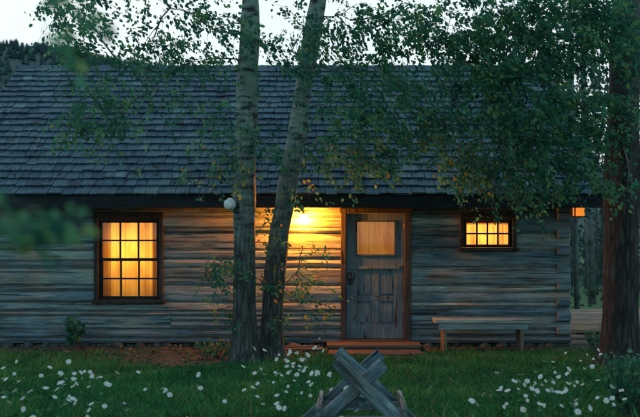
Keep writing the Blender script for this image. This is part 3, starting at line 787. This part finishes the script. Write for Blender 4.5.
patch(20,130,5.6,7.4,38,0.28,0.45); patch(60,110,6.6,7.6,12,0.3,0.5)
patch(225,345,5.6,8.2,48,0.25,0.45); patch(260,330,7,8.6,38,0.35,0.58)
patch(495,640,5.6,7.4,60,0.25,0.42); patch(0,30,5.8,8,12,0.25,0.45); patch(130,210,5.8,7.5,8,0.2,0.4); patch(545,640,7.5,9,18,0.2,0.4); patch(500,560,6,8,14,.25,.4)
npobj('petals',np.array([tuple(v) for v in pet]),5,np.repeat(np.array(pr),5),M_petal,da)
cen.obj('centres',M_pollen,da); stem.obj('stems',M_grass,da); lv.obj('stem_leaves',M_grass,da)

# ------------------------------------------------------------ hill + conifers
def hz(x,y):
    ridge=84*math.exp(-((x+20)/160)**2) if x>=-20 else min(125,84+(-x-20)*0.15)
    t=max(0,1-abs(y-400)/170); t=t*t*(3-2*t)
    return ridge*t+5*noise.noise(Vector((x*0.02,y*0.02,0)))*t-0.5
a=Acc(); vs=[];fs=[]
xs=[-700+20*i for i in range(71)]; ys=[225+12.5*i for i in range(30)]
for y in ys:
    for x in xs: vs.append((x,y,hz(x,y)))
for j in range(len(ys)-1):
    for i in range(70): fs.append((j*71+i,j*71+i+1,(j+1)*71+i+1,(j+1)*71+i))
a.add(vs,fs,0.3); hill=a.obj('hill',simple('hazed_hill_ground',(0.02,0.052,0.055),(0.04,0.088,0.085),0.08),None,True)  # blue-teal base colour has the distance haze painted in
tv=[]; trr=[]
for _ in range(4500):
    x=rng.uniform(-420,-60); y=rng.uniform(280,410); z=hz(x,y); H=rng.uniform(2.5,5.0); R=H*0.32; q=rng.random(); a0=rng.random()*6
    for lev in range(3):
        zb=z+H*(0.05+0.27*lev); zt=z+H*(0.5+0.25*lev); r=R*(1-0.28*lev)
        for i in range(5):
            t0=a0+i*2*math.pi/5; t1=a0+(i+1)*2*math.pi/5
            tv+=[(x+r*math.cos(t0),y+r*math.sin(t0),zb),(x+r*math.cos(t1),y+r*math.sin(t1),zb),(x,y,min(zt,z+H))]; trr.append(q)
npobj('distant_conifers',np.array(tv),3,np.repeat(np.array(trr),3),M_conifer)

bt=empty('distant_trees'); wd=Acc(); lv=Leaves()
for (px,dd,r) in((577,17,0.06),(592,20.5,0.10),(648,18,0.1),(665,21,0.12)):
    b=P(px,243,dd); q=rng.uniform(-.3,.3); tube(wd,[(b.x,b.y,0),(b.x+q*0.3,b.y,2.5),(b.x+q,b.y,6.5),(b.x+q,b.y,9)],[r,r*0.9,r*0.7,r*0.3],8,rng.random(),0.1)
    for k in range(14):
        c=Vector((b.x+rng.gauss(0,0.7),b.y+rng.uniform(0.3,1.5),rng.uniform(1.2,9)))
        for _ in range(36):
            o=rv(); lv.add(c+Vector((o.x*0.7,o.y*0.7,o.z*0.5)),rv()+Vector((0,0,-.5)),rng.uniform(0.08,0.14),min(1,max(0,rng.gauss(0.5,0.25))))
for i in range(44):
    y=rng.uniform(11,26); x=(rng.uniform(545,860)-320)/F*(y+12); H=rng.uniform(6,10)
    if x<5.2: x+=1.5
    r=rng.uniform(0.05,0.11); ln_=rng.uniform(-0.5,0.5)
    tube(wd,[(x,y,0),(x+ln_*0.3,y,H*0.5),(x+ln_,y,H)],[r,r*0.8,r*0.3],8,rng.random(),0.1)
    for k in range(15):
        t=rng.uniform(0.12,1); c=Vector((x+rng.gauss(0,0.9),y+rng.gauss(0,0.9),H*t))
        for _ in range(32):
            o=rv(); lv.add(c+Vector((o.x*0.8,o.y*0.8,o.z*0.6)),rv()+Vector((0,0,-.5)),rng.uniform(0.1,0.18),min(1,max(0,rng.gauss(0.45,0.25))))
wd.obj('trunks',simple('pale_bark',(0.07,0.085,0.09),(0.2,0.23,0.235),6),bt,True); lv.obj('foliage',M_far,bt)
lv=Leaves()
for _ in range(9000):
    y=rng.uniform(6.5,30); x=rng.uniform(4.5,28); lv.add((x,y,rng.random()**2*1.3),rv()+Vector((0,0,.5)),rng.uniform(0.08,0.2),rng.uniform(0,0.9))
lv.obj('undergrowth',M_far,None)

# ------------------------------------------------------------ world, sun, camera
w=bpy.data.worlds.new('World'); sc.world=w; w.use_nodes=True; nt=w.node_tree; L=nt.links
bg=nt.nodes['Background']; sky=nt.nodes.new('ShaderNodeTexSky'); sky.sky_type='NISHITA'; sky.sun_disc=False
EL,AZ=math.radians(34),math.radians(325)
sky.sun_elevation=EL; sky.sun_rotation=AZ; sky.air_density=1.3; sky.dust_density=2.5; sky.ozone_density=3
# thin high overcast everywhere, brighter cloud bank low in the sky behind the cabin
tc=N(nt,'ShaderNodeTexCoord'); sp=N(nt,'ShaderNodeSeparateXYZ'); L.new(tc.outputs['Generated'],sp.inputs[0])
mr=N(nt,'ShaderNodeMapRange'); mr.inputs['From Min'].default_value=0.1; mr.inputs['From Max'].default_value=0.8; L.new(sp.outputs['Y'],mr.inputs['Value'])
cn=N(nt,'ShaderNodeTexNoise'); cn.inputs['Scale'].default_value=3.0; cn.inputs['Detail'].default_value=6; L.new(tc.outputs['Generated'],cn.inputs['Vector'])
cr=ramp(nt,[(0.3,(0.7,0.7,0.7)),(0.6,(1,1,1))]); L.new(cn.outputs['Fac'],cr.inputs[0])
mu=N(nt,'ShaderNodeMath',operation='MULTIPLY'); L.new(mr.outputs[0],mu.inputs[0]); L.new(cr.outputs[0],mu.inputs[1])
m0=N(nt,'ShaderNodeMixRGB'); m0.inputs[0].default_value=0.55; m0.inputs[2].default_value=(2.9,5.1,5.8,1); L.new(sky.outputs[0],m0.inputs[1])
mx=N(nt,'ShaderNodeMixRGB'); mx.inputs[2].default_value=(6.3,7.0,7.1,1); L.new(mu.outputs[0],mx.inputs[0]); L.new(m0.outputs[0],mx.inputs[1])
L.new(mx.outputs[0],bg.inputs[0]); bg.inputs[1].default_value=0.15
l=bpy.data.lights.new('sun','SUN'); l.energy=0.5; l.angle=math.radians(50); l.color=(0.88,0.97,1)
so=bpy.data.objects.new('sun',l); sc.collection.objects.link(so)
d=Vector((math.sin(AZ)*math.cos(EL),math.cos(AZ)*math.cos(EL),math.sin(EL)))
so.rotation_euler=(-d).to_track_quat('-Z','Y').to_euler()
cam=bpy.data.cameras.new('camera'); co=bpy.data.objects.new('camera',cam); sc.collection.objects.link(co)
co.location=(0,-12,1.6); co.rotation_euler=(math.radians(90),0,0)
cam.sensor_width=36; cam.lens=F/640*36; cam.shift_y=34.5/640; cam.clip_end=3000; cam.clip_start=0.05
cam.dof.use_dof=True; cam.dof.focus_distance=10.9; cam.dof.aperture_fstop=1.7
sc.camera=co
sc.view_settings.view_transform='Standard'; sc.view_settings.look='None'; sc.view_settings.exposure=0
